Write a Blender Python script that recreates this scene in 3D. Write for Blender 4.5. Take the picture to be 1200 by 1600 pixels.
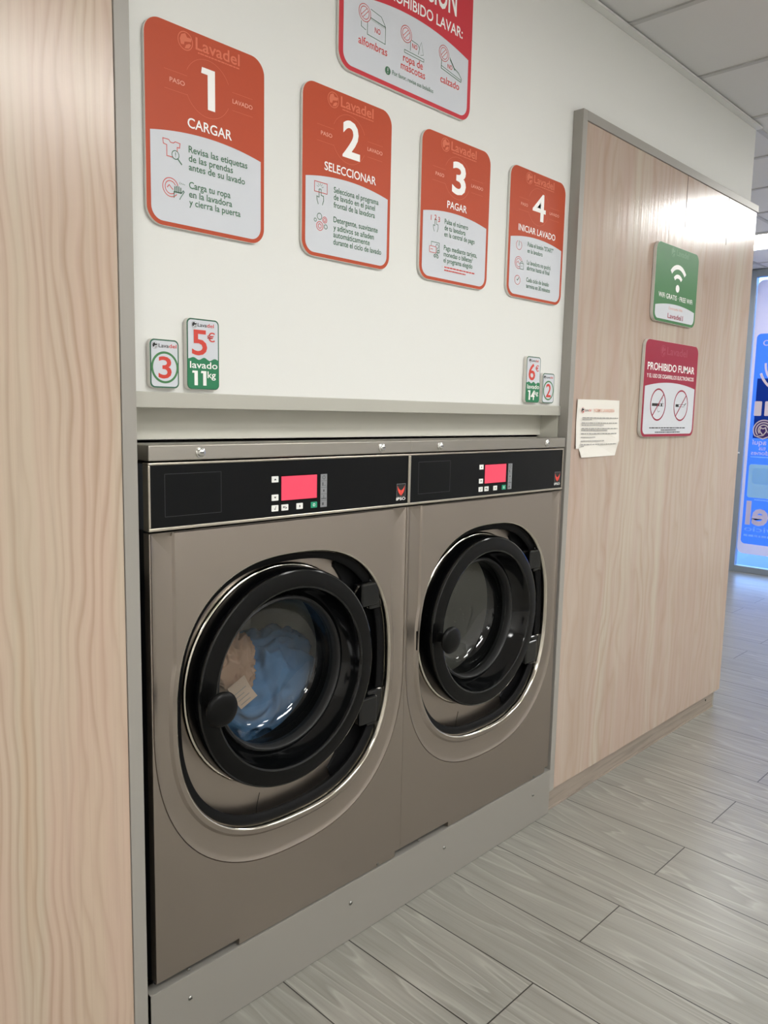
import bpy, bmesh, math, random
from mathutils import Vector, Matrix, noise

for o in list(bpy.data.objects):
    bpy.data.objects.remove(o, do_unlink=True)
SC = bpy.context.scene
COL = SC.collection
random.seed(7)
PI = math.pi
S = 1.12            # metres per modelling unit (the plan was measured in units of 1.12 m)

# ------------------------------------------------------------------ camera
yaw, pitch, roll = 0.799030, 0.128704, 0.0213159
fw = Vector((math.sin(yaw)*math.cos(pitch), math.cos(yaw)*math.cos(pitch), -math.sin(pitch)))
rt = Vector((math.cos(yaw), -math.sin(yaw), 0))
up = rt.cross(fw)
r2 = rt*math.cos(roll) + up*math.sin(roll)
u2 = -rt*math.sin(roll) + up*math.cos(roll)
cd = bpy.data.cameras.new('camera')
cam = bpy.data.objects.new('camera', cd); COL.objects.link(cam)
cd.sensor_fit = 'VERTICAL'; cd.sensor_height = 24.0
cd.lens = 24.0*1222.77/1600.0
cd.clip_start = 0.02
m = Matrix((r2, u2, -fw)).transposed().to_4x4()
m.translation = Vector((-0.725006, -1.314253, 1.324269))*S
cam.matrix_world = m
SC.camera = cam

# ------------------------------------------------------------------ world, exposure
SC.view_settings.view_transform = 'Standard'
SC.view_settings.look = 'None'
SC.view_settings.gamma = 1.0
SC.view_settings.use_curve_mapping = False
SC.view_settings.exposure = 1.84
LAMP = 7.0           # radiance of the ceiling light diffusers
SKY = 1.75
w = bpy.data.worlds.new('sky'); SC.world = w; w.use_nodes = True
bg = w.node_tree.nodes['Background']
bg.inputs[0].default_value = (0.25, 0.48, 1.0, 1); bg.inputs[1].default_value = SKY

# ------------------------------------------------------------------ materials
def lin(c):
    if isinstance(c, str):
        c = tuple(int(c[i:i+2], 16)/255 for i in (0, 2, 4))
    return tuple((v/12.92 if v <= .04045 else ((v+.055)/1.055)**2.4) for v in c)
def mat(name, col, rough=.5, metal=0.0, spec=.5, emit=None, estr=0.0, coat=0.0, croug=.1):
    m = bpy.data.materials.new(name); m.use_nodes = True
    b = m.node_tree.nodes['Principled BSDF']
    b.inputs['Base Color'].default_value = (*lin(col), 1)
    b.inputs['Roughness'].default_value = rough
    b.inputs['Metallic'].default_value = metal
    b.inputs['Specular IOR Level'].default_value = spec
    b.inputs['Coat Weight'].default_value = coat
    b.inputs['Coat Roughness'].default_value = croug
    if emit:
        b.inputs['Emission Color'].default_value = (*lin(emit), 1)
        b.inputs['Emission Strength'].default_value = estr
    return m
class NT:
    """small helper to wire nodes"""
    def __init__(s, m): s.t = m.node_tree; s.b = s.t.nodes['Principled BSDF']
    def n(s, kind, **kw):
        d = s.t.nodes.new(kind)
        for k, v in kw.items(): setattr(d, k, v)
        return d
    def l(s, a, b): s.t.links.new(a, b)
    def math(s, op, a, b=None):
        d = s.n('ShaderNodeMath', operation=op)
        for i, v in enumerate((a, b)):
            if v is None: continue
            if isinstance(v, (int, float)): d.inputs[i].default_value = v
            else: s.l(v, d.inputs[i])
        return d.outputs[0]
    def coords(s, scale=(1, 1, 1), loc=(0, 0, 0), kind='Object'):
        tc = s.n('ShaderNodeTexCoord'); mp = s.n('ShaderNodeMapping')
        mp.inputs['Scale'].default_value = scale; mp.inputs['Location'].default_value = loc
        s.l(tc.outputs[kind], mp.inputs[0]); return mp.outputs[0]
    def noise(s, vec, scale=1, detail=4, rough=.55, dist=0):
        d = s.n('ShaderNodeTexNoise')
        d.inputs['Scale'].default_value = scale; d.inputs['Detail'].default_value = detail
        d.inputs['Roughness'].default_value = rough; d.inputs['Distortion'].default_value = dist
        s.l(vec, d.inputs['Vector']); return d.outputs['Fac']
    def ramp(s, fac, stops):
        d = s.n('ShaderNodeValToRGB'); e = d.color_ramp.elements
        while len(e) < len(stops): e.new(.5)
        for i, (p, c) in enumerate(stops):
            e[i].position = p; e[i].color = (*lin(c), 1) if not isinstance(c, float) else (c, c, c, 1)
        s.l(fac, d.inputs[0]); return d.outputs[0]
    def mix(s, fac, a, b, mode='MIX'):
        d = s.n('ShaderNodeMix', data_type='RGBA', blend_type=mode)
        for i, v in ((0, fac), (6, a), (7, b)):
            if isinstance(v, (int, float)): d.inputs[i].default_value = v
            elif isinstance(v, tuple): d.inputs[i].default_value = v
            else: s.l(v, d.inputs[i])
        return d.outputs[2]
    def bump(s, h, strength=.1, dist=.01):
        d = s.n('ShaderNodeBump'); d.inputs['Strength'].default_value = strength
        d.inputs['Distance'].default_value = dist
        s.l(h, d.inputs['Height']); s.l(d.outputs[0], s.b.inputs['Normal'])

M = {}
def wood_material(name, seed, fine, stops, lines, rough, linecol, wide=7):
    """pale laminate with vertical grain: long streaks, board tints and wavering darker lines"""
    m = mat(name, 'ffffff', rough, 0, .5); t = NT(m)
    a = t.noise(t.coords((wide*fine, wide*fine, .35), (seed, 0, 0)), 1, 3, .5, .2)
    base = t.ramp(a, stops)
    tc_ = t.n('ShaderNodeTexCoord'); sp = t.n('ShaderNodeSeparateXYZ'); t.l(tc_.outputs['Object'], sp.inputs[0])
    b = t.noise(t.coords((2.4, 2.4, .75), (seed+4, 2, 1)), 1, 1.5, .5, .2)
    b2 = t.noise(t.coords((11, 11, 3.2), (seed, 5, 3)), 1, 1.0, .5, 0)
    ph = t.math('ADD', t.math('MULTIPLY', sp.outputs[0], lines), t.math('ADD', t.math('MULTIPLY', b, 9.0), t.math('MULTIPLY', b2, 2.6)))
    c = t.math('FRACT', ph)
    lw_ = t.noise(t.coords((9, 9, .9), (seed, 1, 7)), 1, 2, .5, 0)
    edge = t.ramp(c, [(0.0, .9), (.22, .15), (.6, .0), (1.0, .75)])
    f = t.noise(t.coords((90*fine, 90*fine, 1.0), (0, 0, seed)), 1, 3, .6, 0)
    col = t.mix(t.math('MULTIPLY', edge, t.math('MULTIPLY', t.math('SUBTRACT', lw_, .22), 1.35)), base, (*lin(linecol), 1))
    col = t.mix(t.math('MULTIPLY', t.math('SUBTRACT', f, .5), .7), col, (*lin('8f7866'), 1))
    t.l(col, t.b.inputs['Base Color'])
    t.bump(t.noise(t.coords((38, 38, 1.2), (1, 2, seed)), 1, 4, .6), .2, .004)
    return m
M['wood_left'] = wood_material('pale_pine_laminate', 3.1, 1.0,
    [(.25, 'baa58e'), (.42, 'c5b19c'), (.55, 'c4ac9a'), (.7, 'c2b29e'), (.85, 'bea187')], 46.0, .25, '9a7d64')
M['wood_right'] = wood_material('pale_beech_laminate', 9.7, 1.15,
    [(.25, 'b09c8d'), (.4, 'b9a89a'), (.52, 'b59f92'), (.65, 'bcafa0'), (.85, 'b1998a')], 18.0, .20, 'a68c78', 4)
m = mat('greyed_wood_plinth', 'a89a8c', .5); t = NT(m)
a = t.noise(t.coords((2, 2, 40)), 1, 4, .6, .3)
t.l(t.ramp(a, [(.3, '786f67'), (.5, '988c80'), (.7, '8a7e73')]), t.b.inputs['Base Color']); M['plinth'] = m

m = mat('white_painted_wall', 'e1e1dd', .75, 0, .3); t = NT(m)
t.bump(t.noise(t.coords((160, 160, 160)), 1, 3, .6), .05, .002); M['wall'] = m
M['far_wall'] = mat('white_far_wall', 'e6e5e2', .8)
M['ceiling'] = mat('mineral_ceiling_tile', 'dad9d8', .9, 0, .2)
t = NT(M['ceiling']); t.bump(t.noise(t.coords((120, 120, 120)), 1, 3, .7), .08, .002)
M['ceiling_bar'] = mat('ceiling_tee_bar', 'bdbcba', .6)
M['ceiling_angle'] = mat('ceiling_wall_angle', 'dededb', .5)
m = mat('grey_painted_aluminium', '9c9891', .45, .1); t = NT(m)
t.bump(t.noise(t.coords((300, 300, 6)), 1, 3, .6), .03, .001); M['alu'] = m
M['alu_shelf'] = mat('grey_shelf_metal', 'b4b2a8', .5, .1)
M['recess'] = mat('grey_recess_metal', 'cfcdc2', .5, .05)
M['kick'] = mat('satin_aluminium_kick', '9a968f', .42, .3)
t = NT(M['kick']); t.bump(t.noise(t.coords((5, 300, 300)), 1, 3, .6), .03, .001)
m = mat('brushed_stainless_steel', 'a59b92', .36, 1.0); t = NT(m)
t.bump(t.noise(t.coords((420, 40, 3)), 1, 3, .6), .06, .001)
r = t.noise(t.coords((2.5, 2.5, 2.5)), 1, 3, .5)
t.l(t.math('ADD', t.math('MULTIPLY', r, .10), .29), t.b.inputs['Roughness']); M['steel'] = m
M['steel_cap'] = mat('satin_steel_strip', 'a8a39b', .30, 1.0)
t = NT(M['steel_cap']); t.bump(t.noise(t.coords((4, 300, 300)), 1, 3, .6), .04, .001)
M['steel_frame'] = mat('silver_trim', 'bdb6a9', .28, 1.0)
M['chrome'] = mat('polished_chrome', 'd6d0c4', .12, 1.0)
M['drum'] = mat('drum_steel', 'cfcdc6', .42, .8)
t = NT(M['drum'])
v = t.n('ShaderNodeTexVoronoi'); v.inputs['Scale'].default_value = 45; t.l(t.coords(), v.inputs['Vector'])
t.bump(t.ramp(v.outputs['Distance'], [(.12, 0.0), (.2, 1.0)]), .4, .002)
M['panel_black'] = mat('black_control_panel', '0b0c0e', .32, 0, .15)
M['black_gloss'] = mat('glossy_black_plastic', '08090a', .10, 0, .5)
M['black_satin'] = mat('satin_black_plastic', '090909', .36, 0, .16)
M['rubber'] = mat('black_rubber', '0d0d0e', .6, 0, .15)
M['porthole_rim'] = mat('dark_grey_rubber', '222222', .5)
M['side_dark'] = mat('dark_cabinet_side', '15161a', .5)
M['side_grey'] = mat('slate_plastic_side', '4f545c', .5)
M['void'] = mat('matte_black', '060606', .9, 0, .1)  # matte black of the screen bezel and latch slot
M['screen'] = mat('red_backlit_display', '401018', .3, 0, .5, 'ff4a66', .26)
M['key_white'] = mat('white_key', 'f0f0ec', .5)
M['key_green'] = mat('green_key', '1f9a74', .5)
M['key_black'] = mat('black_print', '161616', .6)
M['strip'] = mat('grey_indicator_strip', '85878a', .5)
M['strip_dark'] = mat('dark_grey_print', '45474a', .6)
M['fox_red'] = mat('red_badge_print', 'e2483a', .5)
M['white_print'] = mat('white_print', 'f4f3f0', .5)
M['orange_red'] = mat('orange_red_sign_face', 'b84e32', .42, 0, .18)
M['orange_soft'] = mat('faded_orange_print', 'd87559', .42, 0, .18)
M['orange_pale'] = mat('pale_orange_print', 'e9ab98', .42, 0, .18)
M['red_sign'] = mat('red_sign_face', 'c83f48', .42, 0, .18)
M['crimson'] = mat('crimson_sign_face', '9c2740', .42, 0, .18)
M['crimson_soft'] = mat('faded_crimson_print', 'a9485b', .42, 0, .18)
M['green_sign'] = mat('green_sign_face', '457a4c', .42, 0, .18)
M['green_soft'] = mat('faded_green_print', '64906a', .42, 0, .18)
M['sign_white'] = mat('white_sign_field', 'cfd2d8', .42, 0, .18)
M['sign_edge'] = mat('white_board_edge', 'dcd9d2', .5)
M['print_green'] = mat('dark_green_print', '38694a', .5)
M['print_red'] = mat('red_print', 'cf4038', .5)
M['tag_green'] = mat('emerald_print', '17764c', .42)
M['tag_border'] = mat('deep_green_border', '245c44', .42)
M['tag_olive'] = mat('olive_green_print', '3f7a48', .42)
M['tag_red'] = mat('tag_red_print', 'cc3a2c', .42)
M['grey_print'] = mat('grey_print', '9a9896', .6)
M['paper'] = mat('white_paper', 'e8e4dc', .8)
M['paper_orange'] = mat('orange_heading_print', 'dd9c82', .7)
M['screw'] = mat('zinc_screw', '8e8d88', .35, 1.0)
M['lock'] = mat('chromed_lock', 'd8d8d4', .15, 1.0)
M['diffuser'] = mat('lit_light_diffuser', 'ffffff', .5, 0, .3, 'fdfdfa', LAMP)
M['lamp_frame'] = mat('white_lamp_frame', 'e4e4e0', .5)
M['alu_door'] = mat('storefront_aluminium', '8f979d', .4, .5)
M['pavement'] = mat('outdoor_pavement', '64759c', .8)
M['cloth_beige'] = mat('beige_garment_fabric', 'ae8d76', .9)
M['cloth_label'] = mat('pale_care_label', 'd3b9a4', .9)
m = mat('blue_garment_fabric', '557fa8', .9); t = NT(m)
t.bump(t.noise(t.coords((300, 300, 300)), 1, 3, .6), .15, .001); M['cloth_blue'] = m

def glass_mat(name, tint, gloss_rough, ior):
    m = bpy.data.materials.new(name); m.use_nodes = True; t = m.node_tree
    t.nodes.remove(t.nodes['Principled BSDF'])
    out = t.nodes['Material Output']
    tr = t.nodes.new('ShaderNodeBsdfTransparent'); tr.inputs[0].default_value = (*tint, 1)
    gl = t.nodes.new('ShaderNodeBsdfGlossy'); gl.inputs['Roughness'].default_value = gloss_rough
    lw = t.nodes.new('ShaderNodeLayerWeight'); lw.inputs['Blend'].default_value = .5
    pw = t.nodes.new('ShaderNodeMath'); pw.operation = 'POWER'; pw.inputs[1].default_value = 5
    t.links.new(lw.outputs['Facing'], pw.inputs[0])
    fr = t.nodes.new('ShaderNodeMath'); fr.operation = 'MULTIPLY_ADD'; fr.inputs[1].default_value = 1-ior; fr.inputs[2].default_value = ior
    t.links.new(pw.outputs[0], fr.inputs[0])
    mx = t.nodes.new('ShaderNodeMixShader')
    t.links.new(fr.outputs[0], mx.inputs[0]); t.links.new(tr.outputs[0], mx.inputs[1])
    t.links.new(gl.outputs[0], mx.inputs[2]); t.links.new(mx.outputs[0], out.inputs[0])
    return m
M['glass'] = glass_mat('clear_pane', (.95, .97, .98), .02, .045)
M['bowl_glass'] = glass_mat('porthole_glass', (.72, .74, .74), .03, .07)
def vinyl(name, c, trans=.75):
    m = bpy.data.materials.new(name); m.use_nodes = True; t = m.node_tree
    t.nodes.remove(t.nodes['Principled BSDF'])
    d = t.nodes.new('ShaderNodeBsdfDiffuse'); d.inputs[0].default_value = (*lin(c), 1)
    tr = t.nodes.new('ShaderNodeBsdfTranslucent'); tr.inputs[0].default_value = (*lin(c), 1)
    mx = t.nodes.new('ShaderNodeMixShader'); mx.inputs[0].default_value = trans
    t.links.new(d.outputs[0], mx.inputs[1]); t.links.new(tr.outputs[0], mx.inputs[2])
    t.links.new(mx.outputs[0], t.nodes['Material Output'].inputs[0])
    return m
M['vinyl_blue'] = vinyl('blue_window_film', '5478b2')
M['vinyl_navy'] = vinyl('navy_window_film', '24437f', .6)
M['vinyl_white'] = vinyl('white_window_film', 'd6c8cb', .22)
M['vinyl_green'] = vinyl('mint_window_film', 'b5e0d8', .45)
M['vinyl_cyan'] = vinyl('sky_blue_window_film', 'a9d8f2', .5)
M['vinyl_violet'] = vinyl('violet_window_film', '57407a', .5)

# floor: grey wood-look planks running towards the washer wall
m = mat('grey_wood_look_tile', '9a978c', .30, 0, .5); t = NT(m)
tc = t.n('ShaderNodeTexCoord'); sx = t.n('ShaderNodeSeparateXYZ'); t.l(tc.outputs['Object'], sx.inputs[0])
X, Y = sx.outputs[0], sx.outputs[1]
cb = t.n('ShaderNodeCombineXYZ')
t.l(t.math('ADD', Y, (.41+1.03*6)*S), cb.inputs[0]); t.l(t.math('ADD', X, (.0953+.2088*20)*S), cb.inputs[1])
def brick(c1, c2, mort):
    b = t.n('ShaderNodeTexBrick'); b.offset = .388; b.offset_frequency = 2; b.squash = 1.0
    b.inputs['Scale'].default_value = 1.0; b.inputs['Mortar Size'].default_value = .0017*S
    b.inputs['Mortar Smooth'].default_value = .1; b.inputs['Bias'].default_value = 0
    b.inputs['Brick Width'].default_value = 1.03*S; b.inputs['Row Height'].default_value = .2088*S
    b.inputs['Color1'].default_value = (*c1, 1); b.inputs['Color2'].default_value = (*c2, 1); b.inputs['Mortar'].default_value = (*mort, 1)
    t.l(cb.outputs[0], b.inputs['Vector']); return b
br = brick((0, 0, 0), (1, 1, 1), (0, 0, 0))
rnd = t.n('ShaderNodeSeparateColor'); t.l(br.outputs['Color'], rnd.inputs[0]); rnd = rnd.outputs[0]
gv = t.n('ShaderNodeCombineXYZ')
t.l(t.math('MULTIPLY', X, 6.5), gv.inputs[0]); t.l(t.math('ADD', t.math('MULTIPLY', Y, .62), t.math('MULTIPLY', rnd, 37.0)), gv.inputs[1]); t.l(t.math('MULTIPLY', rnd, 19.0), gv.inputs[2])
g1 = t.noise(gv.outputs[0], 1.0, 2.5, .5, .35)
rings = t.math('FRACT', t.math('MULTIPLY', g1, 11.0))
ringc = t.ramp(rings, [(0.0, 'aaa8a0'), (.16, '918f87'), (.6, '86847c'), (.9, '77756d'), (1.0, 'a2a098')])
gf = t.n('ShaderNodeCombineXYZ')
t.l(t.math('MULTIPLY', X, 95.0), gf.inputs[0]); t.l(t.math('ADD', t.math('MULTIPLY', Y, 3.0), t.math('MULTIPLY', rnd, 11.0)), gf.inputs[1])
g2 = t.noise(gf.outputs[0], 1.0, 3, .6, .2)
col = t.mix(.45, ringc, t.ramp(g2, [(.3, '7b7973'), (.55, '97958d'), (.8, '8d8b83')]))
col = t.mix(t.math('MULTIPLY', rnd, .25), col, (*lin('7b7973'), 1))
col = t.mix(br.outputs['Fac'], col, (*lin('26231e'), 1))
t.l(col, t.b.inputs['Base Color'])
t.bump(t.math('SUBTRACT', t.math('MULTIPLY', g2, .3), br.outputs['Fac']), .15, .002)
M['floor'] = m

# ------------------------------------------------------------------ mesh builder
_txt = {}
def glyphs(s, bold):
    k = (s, bold)
    if k not in _txt:
        c = bpy.data.curves.new('t', 'FONT'); c.body = s; c.size = 1.0; c.offset = bold; c.resolution_u = 3
        o = bpy.data.objects.new('t', c); COL.objects.link(o)
        dg = bpy.context.evaluated_depsgraph_get(); dg.update()
        me = bpy.data.meshes.new_from_object(o.evaluated_get(dg))
        _txt[k] = ([(v.co.x, v.co.y) for v in me.vertices], [tuple(p.vertices) for p in me.polygons])
        bpy.data.meshes.remove(me); bpy.data.objects.remove(o); bpy.data.curves.remove(c)
    return _txt[k]
CAP = None
class MB:
    def __init__(s, F=None):
        s.v = []; s.f = []; s.mi = []
        s.F = F or (lambda u, v, d: (u, v, d))     # 2-D drawing frame (u right, v down, d outwards)
    def add(s, vs, fs, mi=0):
        b = len(s.v); s.v += [tuple(q) for q in vs]
        for f in fs: s.f.append(tuple(b+i for i in f)); s.mi.append(mi)
        return s
    def box(s, x0, x1, y0, y1, z0, z1, mi=0):
        vs = [(x, y, z) for x in (x0, x1) for y in (y0, y1) for z in (z0, z1)]
        return s.add(vs, [(0, 1, 3, 2), (4, 6, 7, 5), (0, 4, 5, 1), (2, 3, 7, 6), (0, 2, 6, 4), (1, 5, 7, 3)], mi)
    dy = 0.0
    def lathe(s, prof, cx, cz, seg=96, mi=0, closed=False):
        prof = [(r, y+MB.dy) for r, y in prof]
        """revolve (r, y) about the y axis through (cx, cz)"""
        vs = []; fs = []; n = len(prof)
        for i in range(seg):
            a = 2*PI*i/seg
            for r, y in prof: vs.append((cx+r*math.cos(a), y, cz+r*math.sin(a)))
        for i in range(seg):
            j = (i+1) % seg
            for k in range(n if closed else n-1):
                l = (k+1) % n
                fs.append((i*n+k, i*n+l, j*n+l, j*n+k))
        return s.add(vs, fs, mi)
    def sweep(s, path, prof, mi=0, closed=True):
        """path: list of (point, normal2d(x,z)); prof: (offset outward, y)"""
        n = len(prof); vs = []; fs = []
        for (x, z), (nx, nz) in path:
            for o, y in prof: vs.append((x+nx*o, y, z+nz*o))
        N = len(path)
        for i in range(N if closed else N-1):
            j = (i+1) % N
            for k in range(n):
                l = (k+1) % n
                fs.append((i*n+k, i*n+l, j*n+l, j*n+k))
        return s.add(vs, fs, mi)
    def tube(s, pts, r, seg=8, mi=0):
        vs = []; fs = []
        for i, p in enumerate(pts):
            p = Vector(p); a = Vector(pts[max(i-1, 0)]); b = Vector(pts[min(i+1, len(pts)-1)])
            d = (b-a).normalized(); q = d.cross(Vector((0, 0, 1)))
            if q.length < .1: q = d.cross(Vector((1, 0, 0)))
            q.normalize(); w = d.cross(q)
            for k in range(seg):
                t = 2*PI*k/seg; vs.append(p+q*r*math.cos(t)+w*r*math.sin(t))
        for i in range(len(pts)-1):
            for k in range(seg):
                l = (k+1) % seg; fs.append((i*seg+k, i*seg+l, (i+1)*seg+l, (i+1)*seg+k))
        fs.append(tuple(range(seg))); fs.append(tuple((len(pts)-1)*seg+k for k in range(seg)))
        return s.add(vs, fs, mi)
    # 2-D drawing in the frame F
    def poly(s, pts, d, mi=0):
        return s.add([s.F(u, v, d) for u, v in pts], [tuple(range(len(pts)))], mi)
    def slab(s, pts, d0, d1, mi=0, mside=None):
        n = len(pts); mside = mi if mside is None else mside
        vs = [s.F(u, v, d0) for u, v in pts]+[s.F(u, v, d1) for u, v in pts]
        s.add(vs, [tuple(range(n-1, -1, -1))]+[(i, (i+1) % n, n+(i+1) % n, n+i) for i in range(n)], mside)
        return s.add(vs[n:], [tuple(range(n))], mi)
    def stroke(s, pts, wd, d, closed=False, mi=0):
        """ribbon of width wd along a polyline, mitred at the corners"""
        P = [Vector(p) for p in pts]
        if closed and (P[0]-P[-1]).length < 1e-7: P.pop()
        P = [p for q, p in enumerate(P) if q == 0 or (p-P[q-1]).length > 1e-7]
        n = len(P); vs = []; fs = []
        def nrm(a, b):
            e = (b-a).normalized(); return Vector((-e.y, e.x))
        if not closed:
            e0 = (P[1]-P[0]).normalized()*wd*.35; e1 = (P[-1]-P[-2]).normalized()*wd*.35
        for q in range(n):
            a = P[q-1] if (closed or q) else None; b = P[(q+1) % n] if (closed or q < n-1) else None
            na = nrm(a, P[q]) if a is not None else nrm(P[q], b); nb = nrm(P[q], b) if b is not None else na
            m_ = na+nb
            m_ = na.copy() if m_.length < .2 else m_.normalized()
            m_ *= wd/2/max(.45, m_.dot(na)); c = P[q].copy()
            if not closed and q == 0: c -= e0
            if not closed and q == n-1: c += e1
            vs += [s.F(*(c+m_), d), s.F(*(c-m_), d)]
        for q in range(n if closed else n-1):
            r = (q+1) % n; fs.append((2*q, 2*q+1, 2*r+1, 2*r))
        return s.add(vs, fs, mi)
    def text(s, body, u0, base, cap, d, u1=None, bold=0.0, mi=0, centre=None):
        global CAP
        vs, fs = glyphs(body, bold)
        if CAP is None:
            hv, _ = glyphs('H', 0.0); CAP = max(q[1] for q in hv)
        k = cap/CAP; x0 = min(q[0] for q in vs); x1 = max(q[0] for q in vs)
        kx = (u1-u0)/(x1-x0) if u1 is not None else k
        if centre is not None: u0 = centre-(x1-x0)*kx/2
        return s.add([s.F(u0+(x-x0)*kx, base-y*k, d) for x, y in vs], fs, mi)
    def one(s, u0, u1, top, base, wd, d, mi=0):
        fl = (base-top)*.15
        return s.poly([(u1-wd, base), (u1-wd, top+fl), (u0, top+fl), (u0+wd*.12, top), (u1, top), (u1, base)], d, mi)
    def build(s, name, mats, parent=None, smooth=None, off=(0, 0, 0), weld=False):
        me = bpy.data.meshes.new(name)
        me.from_pydata([((x-off[0])*S, (y-off[1])*S, (z-off[2])*S) for x, y, z in s.v], [], s.f)
        if not isinstance(mats, (list, tuple)): mats = [mats]
        for q in mats: me.materials.append(q)
        me.polygons.foreach_set('material_index', s.mi)
        if weld:
            bm = bmesh.new(); bm.from_mesh(me)
            bmesh.ops.remove_doubles(bm, verts=bm.verts, dist=1e-5)
            bmesh.ops.dissolve_degenerate(bm, edges=bm.edges, dist=1e-6)
            bmesh.ops.recalc_face_normals(bm, faces=bm.faces)
            bm.to_mesh(me); bm.free()
        if smooth is not None:
            me.polygons.foreach_set('use_smooth', [True]*len(me.polygons))
            me.set_sharp_from_angle(angle=math.radians(smooth))
        me.update()
        o = bpy.data.objects.new(name, me); COL.objects.link(o)
        if parent is not None: o.parent = parent
        return o
def tag(o, label, cat, group=None):
    o['label'] = label; o['category'] = cat
    if group: o['group'] = group
    return o
def thing(name, label, cat, loc, group=None):
    o = bpy.data.objects.new(name, None); COL.objects.link(o)
    o.empty_display_size = .05; o.location = Vector(loc)*S
    return tag(o, label, cat, group)
def struct(o):
    o['kind'] = 'structure'; return o
def at(o, loc): o.location = Vector(loc)*S; return o
def bevel(o, w, seg=2, ang=40):
    b = o.modifiers.new('bevel', 'BEVEL'); b.width = w*S; b.segments = seg; b.limit_method = 'ANGLE'; b.angle_limit = math.radians(ang)
    return o
def rrect(u0, v0, u1, v1, r, n=8):
    out = []
    for (cx, cy, a0) in ((u1-r, v1-r, 0), (u0+r, v1-r, 90), (u0+r, v0+r, 180), (u1-r, v0+r, 270)):
        for i in range(n+1):
            a = math.radians(a0+90*i/n); out.append((cx+r*math.cos(a), cy+r*math.sin(a)))
    return out
def circ(cu, cv, r, n=32, a0=0, a1=360, rv=None):
    rv = rv or r; k = n if abs(a1-a0) >= 360 else n+1
    return [(cu+r*math.cos(math.radians(a0+(a1-a0)*i/n)), cv+rv*math.sin(math.radians(a0+(a1-a0)*i/n))) for i in range(k)]

# ------------------------------------------------------------------ the room
ZC = 2.556; XE = 6.25; XL = -2.7; YF = -3.75; YB = 1.36; XB = 2.895
struct(MB().box(XL-.1, XE+.02, YF-.1, YB+.1, -.08, 0).build('floor', M['floor']))
c = MB().box(XL-.1, XE+.1, YF-.1, YB+.1, ZC+.006, ZC+.09)
xs = [1.711+.5335*k for k in range(-8, 9)]; ys = [.035-.5335*k for k in range(-2, 11)]
for x in xs: c.box(x-.0105, x+.0105, YF, YB, ZC, ZC+.007, 1)
for y in ys: c.box(XL, XE, y-.0105, y+.0105, ZC, ZC+.0068, 1)
struct(c.build('ceiling', [M['ceiling'], M['ceiling_bar']]))
# upper white wall over the washers, hollow niche behind them
WY = .035
wb = MB().box(XL, XB, WY, .10, 1.323, ZC+.006)
wb.box(XL, XB, .86, .95, 0, ZC+.006).box(XB-.03, XB, .10, YB, 2.204, ZC+.006)
struct(wb.build('wall_back', M['wall']))
struct(MB().box(XL-.08, XL, YF, .95, 0, ZC+.006).build('wall_left', M['far_wall']))
struct(MB().box(XL, XE+.1, YF-.08, YF, 0, ZC+.006).build('wall_front', M['far_wall']))
struct(MB().box(XB-.05, XE+.1, YB, YB+.08, 0, ZC+.006).build('wall_side', M['wall']))
# ceiling angle where the wall meets the tiles
struct(MB().box(-.6, XB, .008, WY-.001, ZC-.008, ZC-.0005).build('trim_1', M['ceiling_angle']))
# shelf-like metal edge under the white wall and the recess over the washers
sh = MB().box(-.019, 1.4435, .0285, .115, 1.3205, 1.3505)
bevel(struct(sh.build('trim_2', M['alu_shelf'])), .0015)
rc = MB().box(-.019, 1.4435, .101, .112, 1.258, 1.3205)
rc.box(1.4435, 1.452, .036, .112, 1.0, 1.3205).box(-.028, -.0195, .036, .112, 1.0, 1.3205)
struct(rc.build('trim_3', M['recess']))

# ------------------------------------------------------------------ wood partitions
p = thing('wood_partition', 'tall pale wood partition with grey metal frame at right of the washers, carrying the green and crimson signs', 'partition', (1.4437, 0, 0))
bx = 1.4437
MB().box(.0268, XB-bx-.004, .004, .03, .0745, 2.2035).build('panel', M['wood_right'], p)
MB().box(XB-bx-.022, XB-bx-.004, .0305, 1.30, .0745, 2.2035).build('side_panel', M['wood_right'], p)
bevel(MB().box(0, .0265, 0, .0345, .0745, 2.2325).build('frame_post', M['alu'], p), .0012)
bevel(MB().box(.0268, XB-bx+.006, 0, .0345, 2.2045, 2.2325).build('top_rail', M['alu'], p), .0012)
MB().box(.0045, 2.838-bx, .013, .03, 0, .0725).build('plinth', M['plinth'], p)
MB().box(2.8385-bx, 2.853-bx, .012, .032, 0, .0742).build('plinth_end', M['alu'], p)
MB().box(.012, 2.838-bx, .0085, .0125, 0, .007).build('plinth_bead', M['plinth'], p)
MB().lathe([(0, .0108), (.004, .0112), (.0045, .0128)], 2.76-bx, .05, 12).build('plinth_screw', M['black_satin'], p)
# board joints of the partition as hairline grooves
for u in (.75, 1.14): MB().box(u, u+.0012, .0034, .0045, 2.02, 2.2035).build('board_joint', M['key_black'], p)
p = thing('wood_partition', 'pale pine wood panel filling the left edge, with grey metal post beside the washers', 'partition', (-.0478, 0, 0))
MB().box(XL+.0478, -.0008, .003, .03, .0745, 2.2035).build('panel', M['wood_left'], p)
bevel(MB().box(0, .0284, 0, .0345, 0, 2.2325).build('frame_post', M['alu'], p), .0012)
MB().box(XL+.0478, -.0005, 0, .0345, 2.2045, 2.2325).build('top_rail', M['alu'], p)
MB().box(XL+.0478, -.0008, .013, .03, 0, .0725).build('plinth', M['plinth'], p)

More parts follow.
